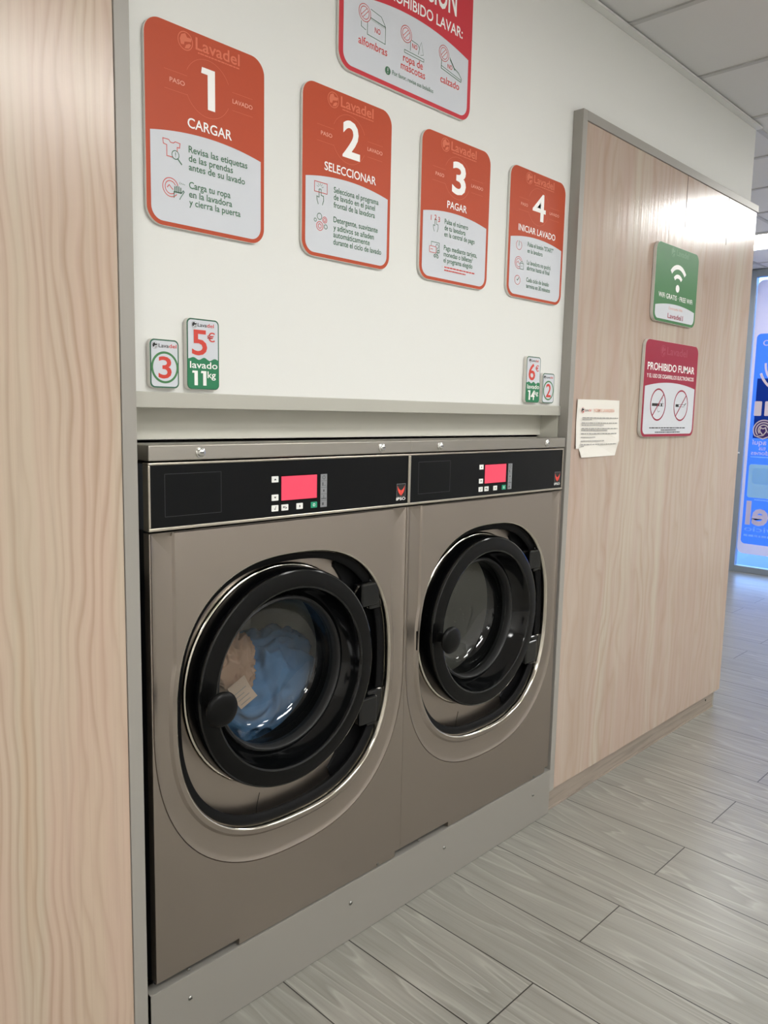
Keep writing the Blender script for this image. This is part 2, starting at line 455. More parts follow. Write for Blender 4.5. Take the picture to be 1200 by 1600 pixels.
# ------------------------------------------------------------------ kick plate
k = thing('kick_plate', 'grey satin aluminium kick plate along the floor under both washers', 'kick plate', (0, 0, 0))
kp = MB().box(-.0138, 1.4425, -.0015, .001, .001, .153).box(-.0138, 1.4425, .001, .03, .1505, .153)
bevel(kp.build('plate', M['kick'], k), .0008)
for x in (.075, .534, .897, 1.343):
    MB().lathe([(0, -.0045), (.0035, -.0042), (.005, -.0025), (.005, -.001)], x, .1, 16).box(x-.0035, x+.0035, -.0048, -.0040, .0994, .1006, 1).build('screw', [M['screw'], M['key_black']], k, 40)

# ------------------------------------------------------------------ washing machines
CX, CZ = .3565, .706          # door opening centre
DX, DZ = .346, .73            # door centre
W, ZT, ZB = .7137, 1.087, .171
def sel(a, b, n):
    def r(t):
        c, s_ = abs(math.cos(t)), abs(math.sin(t))
        return 1/((c/a)**n+(s_/b)**n)**(1/n)
    return r
r_op = sel(.300, .305, 2.5)
r_u = sel(.3525, .380, 2.4)
def ray(t, hx, hz):
    c, s_ = math.cos(t), math.sin(t); out = 9
    if c > 1e-9: out = min(out, hx[1]/c)
    if c < -1e-9: out = min(out, hx[0]/c)
    if s_ > 1e-9: out = min(out, hz[1]/s_)
    if s_ < -1e-9: out = min(out, hz[0]/s_)
    return out
def front_panel(parent):
    HX = (.0002-CX, W-.0002-CX); HZ = (ZB-CZ, ZT-CZ)
    def r_rect(t): return ray(t, HX, HZ)
    def r_out(t):
        rr = ray(t, (-.3525, .3505), (-9, ZT-CZ))
        return min(rr, r_u(t)) if math.sin(t) < 0 else rr
    def r_in(t):
        lo = r_op(t)+.015
        if math.sin(t) < -.02: return lo
        return max(lo, ray(t, (-.3045, .3045), (-9, ZT-CZ)))
    ts = [2*PI*i/300 for i in range(300)]
    for (x, z) in ((HX[0], HZ[0]), (HX[1], HZ[0]), (HX[0], HZ[1]), (HX[1], HZ[1]), (-.3525, HZ[1]), (.3505, HZ[1]), (-.3045, HZ[1]), (.3045, HZ[1]), (-.2985, HZ[1]), (.2985, HZ[1])):
        for e in (-.0008, 0, .0008): ts.append((math.atan2(z, x)+e) % (2*PI))
    ts = sorted(set(round(q, 6) for q in ts))
    rows = []
    for t in ts:
        R = r_rect(t); o = min(r_out(t), R); i = min(r_in(t), o); a = r_op(t)
        rr = [(a+.002, .004), (a+.0022, .0), (a+.009, .0), (max(i-.003, a+.010), .0), (i+.003, .0045), (max(o-.013, i+.004), .0045),
              (max(o-.006, i+.005), .0025), (max(o-.001, i+.006), .0005), (max(o, i+.0062), .0032), (max(o+.0012, i+.007), .0), (R-.0006, .0), (R, .0006), (R, .02)]
        row = []
        for q, y in rr: row.append((CX+min(q, R)*math.cos(t), y, CZ+min(q, R)*math.sin(t)))
        rows.append(row)
    b = MB(); n = len(rows[0]); vs = [q for r_ in rows for q in r_]; N = len(rows); fs = []
    for i in range(N):
        j = (i+1) % N
        for k_ in range(n-1): fs.append((i*n+k_, i*n+k_+1, j*n+k_+1, j*n+k_))
    b.add(vs, fs)
    b.box(.20, .694, .0005, .012, .157, ZB+.002)
    return b.build('front_panel', M['steel'], parent, 25, weld=True)
def opath(scale=0.0, N=160):
    out = []
    for i in range(N):
        t = 2*PI*i/N; e = 1e-3
        p0 = Vector((r_op(t-e)*math.cos(t-e), r_op(t-e)*math.sin(t-e))); p1 = Vector((r_op(t+e)*math.cos(t+e), r_op(t+e)*math.sin(t+e)))
        d = (p1-p0).normalized(); nx, nz = d.y, -d.x
        out.append(((CX+r_op(t)*math.cos(t), CZ+r_op(t)*math.sin(t)), (nx, nz)))
    return out
def fox(b, u0, u1, v0, v1, d, mi):
    P = lambda pts: [(u0+(u1-u0)*x, v0+(v1-v0)*y) for x, y in pts]
    b.poly(P([(.02, .1), (.16, .3), (.34, .46), (.48, .5), (.48, .96), (.36, .84), (.2, .7), (.08, .48)]), d, mi)
    b.poly(P([(.98, .1), (.92, .48), (.8, .7), (.64, .84), (.52, .96), (.52, .5), (.66, .46), (.84, .3)]), d, mi)
def washer(x0, label, loaded):
    t = thing('washing_machine', label, 'washing machine', (x0, 0, 0), 'built-in washing machines')
    # cabinet shell: sides, floor, top and back, open at the front
    c = MB()
    c.box(.004, .008, .021, .74, .16, 1.22).box(W-.008, W-.004, .021, .74, .16, 1.22)
    c.box(.008, W-.008, .74, .745, .16, 1.22).box(.008, W-.008, .125, .74, 1.215, 1.2195).box(.008, W-.008, .021, .74, .155, .16)
    c.build('cabinet', M['side_dark'], t)
    front_panel(t)
    for x in (.073, .63):
        MB().lathe([(0, -.0035), (.003, -.003), (.0042, -.001), (.0042, .001)], x, .1655 if x < .2 else .163, 14).build('screw', M['screw'], t, 40)
    # top strip with two cam locks
    cap = MB().box(0, W, -.004, .095, 1.2225, 1.2525)
    bevel(cap.build('top_strip', M['steel_cap'], t), .0022, 3)
    for x in (.1094, .609):
        l = MB().lathe([(0, -.0108), (.0055, -.0105), (.0072, -.009), (.0078, -.0075), (.0085, -.0072), (.0105, -.006), (.0108, -.0035)], x, 1.2367, 24)
        l.box(x-.0045, x+.0045, -.0113, -.0103, 1.2358, 1.2376, 1)
        l.build('cam_lock', [M['lock'], M['key_black']], t, 40)
    # control panel
    f = MB(); z0, z1 = 1.0905, 1.2195
    f.box(0, W, -.001, .02, z1-.0048, z1).box(0, W, -.001, .02, z0, z0+.0062).box(0, .0048, -.001, .02, z0+.0062, z1-.0048).box(W-.0042, W, -.001, .02, z0+.0062, z1-.0048)
    bevel(f.build('panel_frame', M['steel_frame'], t), .0014, 2)
    MB().box(.0008, W-.0008, .0205, .06, z0+.002, z1-.003).build('panel_housing', M['side_grey'], t)
    F = lambda u, v, d: (u, .001-d, z1-v)
    cp = MB(F).slab([(.0048, .0048), (W-.0042, .0048), (W-.0042, .1228), (.0048, .1228)], -.015, 0, 0)
    cp.build('control_panel', M['panel_black'], t)
    MB(F).stroke([(.035, .022), (.16, .022), (.16, .103), (.035, .103)], .0006, .0003, True).build('panel_line', M['strip_dark'], t)
    MB(F).slab(rrect(.3095, .0365, .4122, .0925, .002, 3), 0, .0004, 0).build('screen_bezel', M['void'], t)
    MB(F).slab([(.3112, .0385), (.4105, .0385), (.4105, .0903), (.3112, .0903)], .0004, .0008, 0).build('screen', M['screen'], t)
    for i, (u, v) in enumerate(((.294, .0438), (.294, .0828), (.294, .1055), (.3205, .1055), (.3612, .1055), (.4022, .1055))):
        key = MB(F); hw = .0088 if i != 3 else .0092
        key.slab(rrect(u-hw, v-.0065, u+hw, v+.0065, .001, 2), 0, .0012, 0)
        if i == 0: key.poly([(u-.0032, v+.002), (u+.0032, v+.002), (u, v-.002)], .0014, 1)
        elif i == 1: key.poly([(u-.0032, v-.002), (u, v+.002), (u+.0032, v-.002)], .0014, 1)
        elif i == 2: key.stroke([(u-.002, v+.001), (u, v+.003), (u+.002, v-.004)], .0012, .0014, mi=1)
        elif i == 3: key.stroke([(u-.005, v-.001), (u+.001, v-.001), (u+.005, v+.001), (u+.001, v+.0025)], .0013, .0014, mi=1).poly([(u-.006, v-.001), (u-.002, v-.0035), (u-.002, v+.0015)], .0014, 1)
        elif i == 4: key.poly(circ(u, v, .0014, 10, rv=.003), .0014, 1)
        else: key.stroke(circ(u, v, .003, 16), .0009, .0014, True, 2).stroke([(u, v-.002), (u, v+.002)], .0009, .0014, mi=2)
        key.build('button', [M['key_green'] if i == 5 else M['key_white'], M['key_black'], M['white_print']], t)
    st = MB(F).slab([(.4215, .0385), (.4405, .0385), (.4405, .1125), (.4215, .1125)], 0, .0006, 0)
    for j in range(1, 5): st.stroke([(.4225, .0385+j*.0148), (.4395, .0385+j*.0148)], .0006, .0008, mi=1)
    for j in range(5):
        v = .0459+j*.0148
        if j == 0: st.stroke(circ(.431, v, .0038, 14), .0012, .0008, True, 1)
        elif j == 1: st.poly([(.4265, v-.004), (.4295, v-.004), (.4295, v+.004), (.4265, v+.004)], .0008, 1).stroke([(.432, v+.003), (.436, v+.003)], .001, .0008, mi=1)
        elif j == 2: st.poly(circ(.431, v, .0022, 10, rv=.003), .0008, 1)
        elif j == 3: st.stroke([(.431, v-.004), (.431, v+.002)], .0014, .0008, mi=1).stroke([(.424, v+.003), (.438, v+.003)], .0018, .0008, mi=1)
        else: st.poly([(.426, v-.003), (.431, v-.003), (.431, v+.003), (.426, v+.003)], .0008, 1)
    st.build('indicator_strip', [M['strip'], M['strip_dark']], t)
    bd = MB(F); bd.slab([(.6695, .0735), (.7005, .0735), (.7005, .1052), (.6695, .1052)], 0, .0004, 0)
    bd.stroke([(.6695, .0735), (.7005, .0735), (.7005, .1052), (.6695, .1052)], .0008, .0006, True, 1)
    fox(bd, .671, .699, .0745, .1045, .0007, 2)
    bd.text('IPSO', .6685, .1138, .0066, .0006, .7015, .02, 3)
    bd.build('badge', [M['key_black'], M['strip'], M['fox_red'], M['white_print']], t)
    # door opening: chrome lip, black gasket wall, recessed plate
    pr = [(.004, .0012), (.0028, -.0002), (.0016, .0002), (.0, .0018), (-.0018, .005), (-.0034, .009), (-.0044, .013), (-.0048, .0180), (.004, .0185)]
    MB().sweep(opath(), pr).build('opening_trim', M['chrome'], t, 50)
    MB().sweep(opath(), [(-.0010, .0175), (-.008, .0180), (-.017, .0205), (-.0205, .0240), (-.0205, .0275), (-.012, .030), (-.006, .040), (-.006, .054), (.004, .056), (.003, .0175)]).build('gasket', M['rubber'], t, 40)
    pl = MB(); N = 160; op = opath(0, N); vs = []; fs = []
    for i in range(N):
        (x, z), (nx, nz) = op[i]; a = 2*PI*i/N
        vs += [(x-nx*.004, .0515, z-nz*.004), (x-nx*.010, .0515, z-nz*.010), (x-nx*.020, .0515, z-nz*.020), (DX+.236*math.cos(a), .0515, DZ+.236*math.sin(a)), (DX+.233*math.cos(a), .056, DZ+.233*math.sin(a))]
    for i in range(N):
        j = (i+1) % N
        for q in range(4): fs.append((i*5+q, i*5+q+1, j*5+q+1, j*5+q))
    pl.add(vs, fs, 0)
    pl.build('recess_plate', M['steel'], t, 35)
    MB().tube([(.292, .0510, .458), (.283, .0510, .425), (.283, .0510, .40)], .0007, 5).build('plate_seam', M['key_black'], t)
    MB().tube([(.523, .0510, .46), (.523, .0510, .42)], .0007, 5).build('plate_seam', M['key_black'], t)
    # door
    MB.dy = -.0135
    MB().lathe([(.240, .056), (.2485, .0555), (.2525, .059), (.2535, .063), (.2525, .067), (.236, .068)], DX, DZ, 128, closed=True).build('door_hoop', M['chrome'], t, 50)
    d = MB()
    d.lathe([(.238, .066), (.247, .060), (.2480, .050), (.2470, .020), (.2455, .0125), (.2440, .0095), (.241, .0082)], DX, DZ, 128, 0)
    d.lathe([(.241, .0082), (.230, .0060), (.215, .0045), (.2075, .0050)], DX, DZ, 128, 1)
    d.lathe([(.2075, .0050), (.2035, .0065), (.2012, .0105), (.1985, .022), (.186, .046), (.179, .056), (.176, .0565)], DX, DZ, 128, 0)
    dr = d.build('door', [M['black_gloss'], M['black_satin']], t, 35)
    MB().lathe([(.1785, .058), (.1765, .0495), (.172, .0475), (.1685, .051), (.1665, .066), (.168, .08), (.1785, .08)], DX, DZ, 128, closed=True).build('porthole_rim', M['porthole_rim'], dr, 45)
    MB().lathe([(.167, .066), (.1645, .071), (.1625, .085), (.157, .104), (.147, .118), (.128, .128), (.09, .134), (.045, .136), (0.0001, .137)], DX, DZ, 96).build('porthole_glass', M['bowl_glass'], dr, 60)
    hk = MB()
    hx, hz = .126, .728
    hk.lathe([(.014, .007), (.0125, -.002), (.012, -.024), (.016, -.029)], hx, hz, 32)
    hk.lathe([(.0, -.0455), (.016, -.0452), (.028, -.0435), (.034, -.040), (.0365, -.0355), (.035, -.031), (.026, -.0285), (.0, -.028)], hx, hz, 48)
    hk.build('door_knob', M['black_satin'], dr, 40)
    MB.dy = 0.0
    hc = MB(); N_ = 40; vs = []; fs = []; pth = opath(0, 360)  # black sheet standing in for the gasket's dark reflection in the steel plate
    for q in range(N_+1):
        (x, z), (nx, nz) = pth[int(round(-62+q*(62+60)/N_)) % 360]
        wd_ = .072*min(1, .45+1.1*math.sin(PI*q/N_))
        vs += [(x-nx*.002, .047, z-nz*.002), (x-nx*(wd_-.004), .047, z-nz*(wd_-.004)), (x-nx*wd_, .0512, z-nz*wd_)]
    for q in range(N_):
        for e in (0, 1): fs.append((3*q+e, 3*q+e+1, 3*q+e+4, 3*q+e+3))
    hc.add(vs, fs).build('dark_reflection_sheet', M['rubber'], t, 30)
    for (a, b2) in ((.85, .91), (.55, .62)):
        h = MB().box(.560, .622, .004, .040, a, b2).box(.595, .648, .012, .0505, a-.012, b2+.012)
        bevel(h.build('hinge', M['black_gloss'], t), .006, 3)
    if not loaded:
        MB().box(.0435, .0475, -.0006, .0052, .706, .757).build('latch_slot', M['void'], t)
    # tub and drum behind the glass
    MB().lathe([(.234, .0575), (.215, .075), (.195, .10), (.19, .119), (.188, .14), (.205, .150), (.236, .155)], DX, DZ, 96).build('bellows', M['rubber'], t, 40)
    MB().lathe([(.236, .150), (.25, .165), (.25, .50), (.235, .515), (.10, .52), (.09, .505), (.0001, .50)], DX, DZ, 96).build('drum', M['drum'], t, 40)
    for q in range(3):
        lf = MB(); a = math.radians(75+120*q)
        c0, s0 = math.cos(a), math.sin(a)
        P = lambda r, w, y: (DX+r*c0-w*s0, y, DZ+r*s0+w*c0)
        vs = [P(.249, -.035, .18), P(.249, .035, .18), P(.195, 0, .18), P(.249, -.035, .49), P(.249, .035, .49), P(.195, 0, .49)]
        lf.add(vs, [(0, 1, 2), (3, 5, 4), (0, 2, 5, 3), (1, 4, 5, 2)])
        lf.build('lifter', M['drum'], t)
    return t
washer(0, 'left steel washing machine with blue and beige laundry behind its round door', True)
washer(.7137, 'right steel washing machine with an empty drum, beside the wood partition', False)

# ------------------------------------------------------------------ laundry
def cloth(name, mt, centre, rad, seed, fold, amp, label, cat):
    bm = bmesh.new(); bmesh.ops.create_icosphere(bm, subdivisions=6, radius=1.0)
    for v in bm.verts:
        n = v.co.normalized(); q = Vector((n.x*1.2+seed, n.y*1.2, n.z*1.2))
        warp = Vector((noise.noise(q*1.3+Vector((5, 0, 0))), noise.noise(q*1.3+Vector((0, 7, 0))), noise.noise(q*1.3+Vector((0, 0, 9)))))
        ridge = 1-abs(noise.noise(q*fold+warp*1.6))*2.2
        ridge2 = 1-abs(noise.noise(q*fold*2.1+warp*2.5+Vector((3, 3, 3))))*2
        big = noise.noise(q*.9+Vector((1, 4, 2)))
        k = 1+.28*big+amp*(max(ridge, -.4))+amp*.35*max(ridge2, -.4)
        v.co = Vector((n.x*rad[0]*k, n.y*rad[1]*k, n.z*rad[2]*k))
        v.co += Vector(centre)
        # lie on the drum and behind the glass bowl
        x, z = v.co.x-DX, v.co.z-DZ; r = math.hypot(x, z)
        if r > .243: v.co.x = DX+x*.243/r; v.co.z = DZ+z*.243/r
        g = .158+(.012 if r < .12 else 0)-.03*max(0, min(1, (r-.12)/.05))*0
        if r > .20: g = .172
        if v.co.y < g: v.co.y = g-(g-v.co.y)*.06
    me = bpy.data.meshes.new(name)
    for v in bm.verts: v.co = (v.co-Vector(centre))*S
    bm.to_mesh(me); bm.free(); me.materials.append(mt)
    me.polygons.foreach_set('use_smooth', [True]*len(me.polygons))
    o = bpy.data.objects.new(name, me); COL.objects.link(o); o.location = Vector(centre)*S
    return tag(o, label, cat)
cloth('blue_garment', M['cloth_blue'], (.455, .255, .605), (.135, .085, .135), 2.3, .85, .20, 'crumpled blue garment heaped in the drum of the left washing machine', 'clothing')
bg_ = cloth('beige_garment', M['cloth_beige'], (.312, .218, .715), (.062, .052, .068), 8.1, 1.1, .24, 'beige garment with a care label, lying against the blue one in the left drum', 'clothing')
b = MB(); n_ = 6; vs = []; fs = []
for q in range(n_+1):
    k_ = q/n_; x = .300+.042*k_; z = .690-.062*k_; y = .150+.010*math.sin(k_*2.5)
    vs += [(x-.022, y+.004, z-.012), (x+.022, y, z+.012)]
for q in range(n_): fs.append((2*q, 2*q+1, 2*q+3, 2*q+2))
b.add(vs, fs).add([(x, y+.0012, z) for x, y, z in vs], [f[::-1] for f in fs])
lb = MB()
for q in range(4):
    k_ = .42+.15*q; x = .300+.042*k_; z = .690-.062*k_; y = .150+.010*math.sin(k_*2.5)-.0004
    p0 = Vector((x-.017, y+.0033, z-.0093)); p1 = Vector((x+(.014, .004, .012, .008)[q], y+.0004, z+(.0077, .002, .0066, .0044)[q])); dv = Vector((.0012, 0, -.0018))
    lb.add([p0, p1, p1+dv, p0+dv], [(0, 1, 2, 3)])
lab = b.build('care_label', M['cloth_label'], bg_, 60, off=(.312, .218, .715))
lb.build('print', M['grey_print'], lab, None, off=(.312, .218, .715))

# ------------------------------------------------------------------ signs
def logo(b, u, v, r, d, dark, ring, name_mi, u0, u1, base, cap, name2_mi=None, bold=.012):
    """round swirl emblem and the shop's word mark"""
    b.stroke(circ(u, v, r, 28), r*.10, d, True, ring)
    b.poly([(u-r*.75, v-r*.05), (u-r*.55, v-r*.6), (u, v-r*.85), (u+r*.25, v-r*.45), (u+r*.85, v-r*.5), (u+r*.8, v-r*.1), (u+r*.25, v+r*.02), (u-r*.1, v+r*.1), (u-r*.2, v+r*.45), (u-r*.6, v+r*.5)], d, dark)
    b.poly([(u-r*.1, v+r*.85), (u+r*.1, v+r*.4), (u+r*.55, v+r*.15), (u+r*.8, v+r*.25), (u+r*.5, v+r*.7)], d, ring)
    if name2_mi is None:
        b.text('Lavadel', u0, base, cap, d, u1, bold, name_mi)
    else:
        um = u0+(u1-u0)*.56
        b.text('Lava', u0, base, cap, d, um-.0002, bold, name_mi); b.text('del', um+.0004, base, cap, d, u1, bold, name2_mi)
def field(u0, u1, vtl, vmid, vtr, vb, r):
    um = (u0+u1)/2; pts = []
    for i in range(25):
        k = i/24; pts.append((u0+(u1-u0)*k, vtl*(1-k)+vtr*k-4*k*(1-k)*((vtl+vtr)/2-vmid)))
    for i in range(9):
        a = math.radians(90*i/8); pts.append((u1-r+r*math.cos(a), vb-r+r*math.sin(a)))
    for i in range(9):
        a = math.radians(90+90*i/8); pts.append((u0+r+r*math.cos(a), vb-r+r*math.sin(a)))
    return pts
def sign(name, label, cat, loc, wd, ht, face, thick=.0085, r=.032, group=None, front=None):
    t = thing(name, label, cat, loc, group)
    F = lambda u, v, d: (u, -d, ht-v)
    b = MB(F).slab(rrect(0, 0, wd, ht, r, 10), .0015, thick-.0008, 1)
    b.slab(rrect(.0006, .0006, wd-.0006, ht-.0006, r-.0006, 10), thick-.0008, thick, 0, 1)
    b.build('board', [M[face], M['sign_edge']], t)
    return t, (lambda k=1.0: MB(lambda u, v, d: (u*k, -thick-d, ht-v)))
def dashes(b, u0, u1, v, h, d, mi=0, gap=.12, seed=0):
    rnd_ = random.Random(seed); u = u0
    while u < u1:
        l = (u1-u0)*rnd_.uniform(.03, .10); e = min(u+l, u1)
        b.poly([(u, v-h/2), (e, v-h/2), (e, v+h/2), (u, v+h/2)], d, mi); u = e+(u1-u0)*.012
D1, D2 = .0004, .0008
SIGN_Y = WY
def step_sign(x, wd, num, title, t0, t1, lines, icons, label, small=None):
    t, nb = sign('step_sign', label, 'sign', (x, SIGN_Y, 1.654), wd, .356, 'orange_red', group='numbered washing step signs')
    k = wd/.268
    b = nb(k); b.poly(field(.0095, .2585, .194, .181, .195, .348, .024), D1); b.build('text_field', M['sign_white'], t)
    b = nb(k); logo(b, .085, .0225, .0155, D1, 0, 0, 0, .107, .207, .0295, .0205); dashes(b, .112, .207, .0345, .0022, D1, 0, seed=num)
    b.stroke(circ(.134, .0925, .051, 40, 25, 155), .0006, D1); b.stroke(circ(.134, .0925, .051, 40, 205, 335), .0006, D1)
    b.stroke([(.04, .082), (.088, .082)], .0005, D1); b.stroke([(.04, .115), (.088, .115)], .0005, D1); b.stroke([(.19, .082), (.238, .082)], .0005, D1); b.stroke([(.19, .115), (.238, .115)], .0005, D1)
    b.build('logo', M['orange_soft'], t)
    b = nb(k); b.text('PASO', .051, .1015, .0078, D1, .083, .006); b.text('LAVADO', .190, .1015, .0078, D1, .238, .006); b.build('caption', M['orange_pale'], t)
    b = nb(k); nu = {1: (.117, .149), 2: (.114, .167), 3: (.114, .168), 4: (.106, .170)}[num]
    (b.one(.1185, .1495, .0565, .129, .0165, D1) if num == 1 else b.text(str(num), nu[0], .129, .0735, D1, nu[1], .010 if num == 4 else .024))
    b.text(title, t0, .171, .0172, D1, t1, .011); b.build('heading', M['white_print'], t)
    b = nb(k)
    for s_, v, u1 in lines: b.text(s_, .0895, v+.0045, .0118, D2, u1, .013)
    b.build('lettering', M['print_green'], t)
    if small:
        b = nb(k); b.text('1', .085, small, .004, D2); dashes(b, .093, .215, small-.002, .0032, D2, seed=5); dashes(b, .093, .178, small+.0055, .0032, D2, seed=6); b.build('footnote', M['print_red'], t)
    for nm, draw in icons:
        b = nb(k); draw(b); b.build(nm, [M['print_red'], M['print_green'], M['sign_white']], t)
    return t
LW = .0014
def hand(b, u, v, h, mi=1):
    """pointing hand outline, fingertip at (u, v)"""
    w_ = h*.16
    b.stroke([(u-w_*.6, v+h*.55), (u-w_*.6, v+.001), (u, v), (u+w_*.6, v+.001), (u+w_*.6, v+h*.4), (u+w_*1.9, v+h*.42), (u+w_*2.0, v+h*.7), (u+w_*1.3, v+h)], LW, D2, mi=mi)
    b.stroke([(u-w_*.6, v+h*.55), (u-w_*1.8, v+h*.5), (u-w_*1.7, v+h*.7), (u-w_*1.0, v+h)], LW, D2, mi=mi)
def ic_shirt(b):
    b.stroke([(.035, .203), (.047, .203), (.051, .207), (.057, .207), (.061, .204), (.071, .205), (.070, .213), (.065, .213), (.065, .232), (.043, .232), (.043, .213), (.036, .212)], LW, D2, True, 0)
    b.poly(circ(.061, .227, .0078, 20), D2+.0001, 2); b.stroke(circ(.061, .227, .0075, 20), LW, D2+.0002, True, 1)
    b.stroke([(.066, .233), (.074, .241)], LW*1.5, D2+.0002, mi=1); b.stroke([(.061, .223), (.061, .228)], LW, D2+.0002, mi=1); b.stroke([(.061, .2302), (.061, .2306)], LW, D2+.0002, mi=1)
def ic_drum(b, lock=False):
    cv = .286 if not lock else .260
    b.stroke(circ(.050, cv, .0165, 28, 40, 340), LW, D2, mi=0); b.stroke(circ(.050, cv, .0115, 24, 50, 330), LW, D2, mi=0)
    b.stroke([(.043, cv+.001), (.047, cv-.004), (.051, cv), (.055, cv+.003)], LW, D2, mi=0)
    if not lock:
        for q in range(4): b.stroke([(.059+q*.0042, .293), (.059+q*.0042, .281+abs(q-1.5)*.0016)], .002, D2+.0001, mi=1)
        b.stroke([(.057, .303), (.057, .292), (.073, .292), (.077, .287), (.079, .289), (.072, .299), (.069, .304)], LW, D2+.0001, mi=1)
        for q in range(4): b.stroke([(.069+q*.003, .277-q*.0005), (.070+q*.0035, .273+q*.001)], .0008, D2, mi=1)
    else:
        b.poly([(.057, cv), (.073, cv), (.073, cv+.016), (.057, cv+.016)], D2+.0001, 2); b.stroke([(.057, cv), (.073, cv), (.073, cv+.016), (.057, cv+.016)], LW, D2+.0002, True, 1)
        b.stroke(circ(.065, cv, .005, 14, 180, 360), LW, D2+.0002, mi=1); b.stroke([(.065, cv+.006), (.065, cv+.010)], LW, D2+.0002, mi=1)
def ic_panel(b):
    b.stroke([(.034, .200), (.070, .200), (.070, .221), (.034, .221)], LW, D2, True, 0)
    hand(b, .050, .214, .032)
    for a in (200, 235, 270, 305, 340): b.stroke([(.050+.005*math.cos(math.radians(a)), .212+.005*math.sin(math.radians(a))), (.050+.010*math.cos(math.radians(a)), .212+.010*math.sin(math.radians(a)))], .0008, D2, mi=1)
def ic_bubbles(b):
    for (u, v, r, mi) in ((.049, .271, .0065, 1), (.037, .280, .0032, 1), (.064, .276, .0062, 0), (.064, .276, .003, 0), (.050, .291, .0092, 0), (.050, .291, .0045, 0), (.067, .290, .0045, 1)): b.stroke(circ(u, v, r, 20), LW, D2, True, mi)
def ic_numbers(b):
    b.text('1', .038, .212, .012, D2, bold=.01); b.text('2', .051, .209, .012, D2, bold=.01); b.text('3', .065, .212, .012, D2, bold=.01)
    hand(b, .056, .207, .030)
def ic_money(b):
    b.stroke([(.042, .263), (.072, .263), (.072, .281), (.042, .281)], LW, D2, True, 1); b.stroke(circ(.064, .272, .005, 16), LW, D2, True, 1)
    b.poly(rrect(.036, .274, .060, .289, .002, 3), D2+.0001, 2); b.stroke(rrect(.036, .274, .060, .289, .002, 3), LW, D2+.0002, True, 0); b.stroke([(.040, .281), (.048, .281)], LW, D2+.0002, mi=0)
    for (u, v) in ((.063, .289), (.070, .284), (.056, .296), (.066, .297)): b.stroke(circ(u, v, .0032, 14), .0018, D2+.0001, True, 1)
def ic_power(b): b.stroke(circ(.049, .212, .0125, 26, -60, 240), LW, D2, mi=0); b.stroke([(.049, .200), (.049, .213)], LW, D2, mi=1)
def ic_clock(b): b.stroke(circ(.048, .308, .0125, 26), LW, D2, True, 0); b.stroke([(.048, .309), (.0545, .3005)], LW*1.4, D2, mi=1); b.stroke([(.0485, .309), (.0455, .306)], LW, D2, mi=1)
step_sign(.0215, .263, 1, 'CARGAR', .088, .188, [('Revisa las etiquetas', .211, .225), ('de las prendas', .227, .190), ('antes de su lavado', .2425, .219), ('Carga tu ropa', .275, .184), ('en la lavadora', .291, .188), ('y cierra la puerta', .306, .208)],
    [('shirt_icon', ic_shirt), ('loading_icon', ic_drum)], 'orange sign with big number 1 and heading CARGAR, leftmost of the four step signs')
step_sign(.383, .269, 2, 'SELECCIONAR', .062, .219, [('Selecciona el programa', .2085, .228), ('de lavado en el panel', .2235, .217), ('frontal de la lavadora', .240, .217), ('Detergente, suavizante', .271, .227), ('y aditivos se añaden', .288, .215), ('automáticamente', .303, .202), ('durante el ciclo de lavado', .3185, .240)],
    [('panel_icon', ic_panel), ('bubbles_icon', ic_bubbles)], 'orange sign with big number 2 and heading SELECCIONAR, under the red prohibition sign')
step_sign(.758, .276, 3, 'PAGAR', .098, .175, [('Pulsa el número', .207, .182), ('de tu lavadora', .2225, .172), ('en la central de pago', .238, .211), ('Paga mediante tarjeta,', .2715, .222), ('monedas o billetes¹', .287, .205), ('el programa elegido', .302, .205)],
    [('numbers_icon', ic_numbers), ('money_icon', ic_money)], 'orange sign with big number 3 and heading PAGAR, third of the four step signs', .320)
step_sign(1.126, .283, 4, 'INICIAR LAVADO', .044, .224, [('Pulsa el botón "START"', .2035, .217), ('en la lavadora', .2215, .163), ('La lavadora no podrá', .254, .206), ('abrirse hasta el final', .2695, .202), ('Cada ciclo de lavado', .3025, .201), ('termina en 30 minutos', .3195, .209)],
    [('power_icon', ic_power), ('locked_drum_icon', lambda b: ic_drum(b, True)), ('clock_icon', ic_clock)], 'orange sign with big number 4 and heading INICIAR LAVADO, nearest the partition frame')

# prohibition sign at the top edge
t, nb = sign('prohibition_sign', 'big red and white sign at the top listing what must not be washed', 'sign', (.4815, SIGN_Y, 2.062), .456, .338, 'red_sign', r=.036)
b = nb(); b.poly(field(.0135, .4425, .190, .160, .190, .328, .026), D1); b.build('text_field', M['sign_white'], t)
b = nb(); b.text('ATENCIÓN', .150, .1035, .060, D1, .391, .02); b.text('PROHIBIDO LAVAR:', .138, .1475, .0235, D1, .417, .012); b.build('heading', M['white_print'], t)
b = nb(); b.text('alfombras', .058, .2735, .0165, D2, .149, .01); b.text('ropa de', .202, .2655, .0165, D2, .271, .01); b.text('mascotas', .195, .2845, .0165, D2, .280, .01); b.text('calzado', .336, .272, .0165, D2, .409, .01); b.build('lettering', M['print_red'], t)
b = nb(); b.poly(circ(.152, .303, .009, 20), D2, 0); b.stroke([(.152, .2975), (.152, .3035)], .002, D2+.0002, mi=1); b.stroke([(.152, .3075), (.152, .3078)], .002, D2+.0002, mi=1)
b.text('Por favor, revise sus bolsillos', .167, .3065, .0095, D2, .311, .006); b.build('footnote', [M['print_green'], M['sign_white']], t)
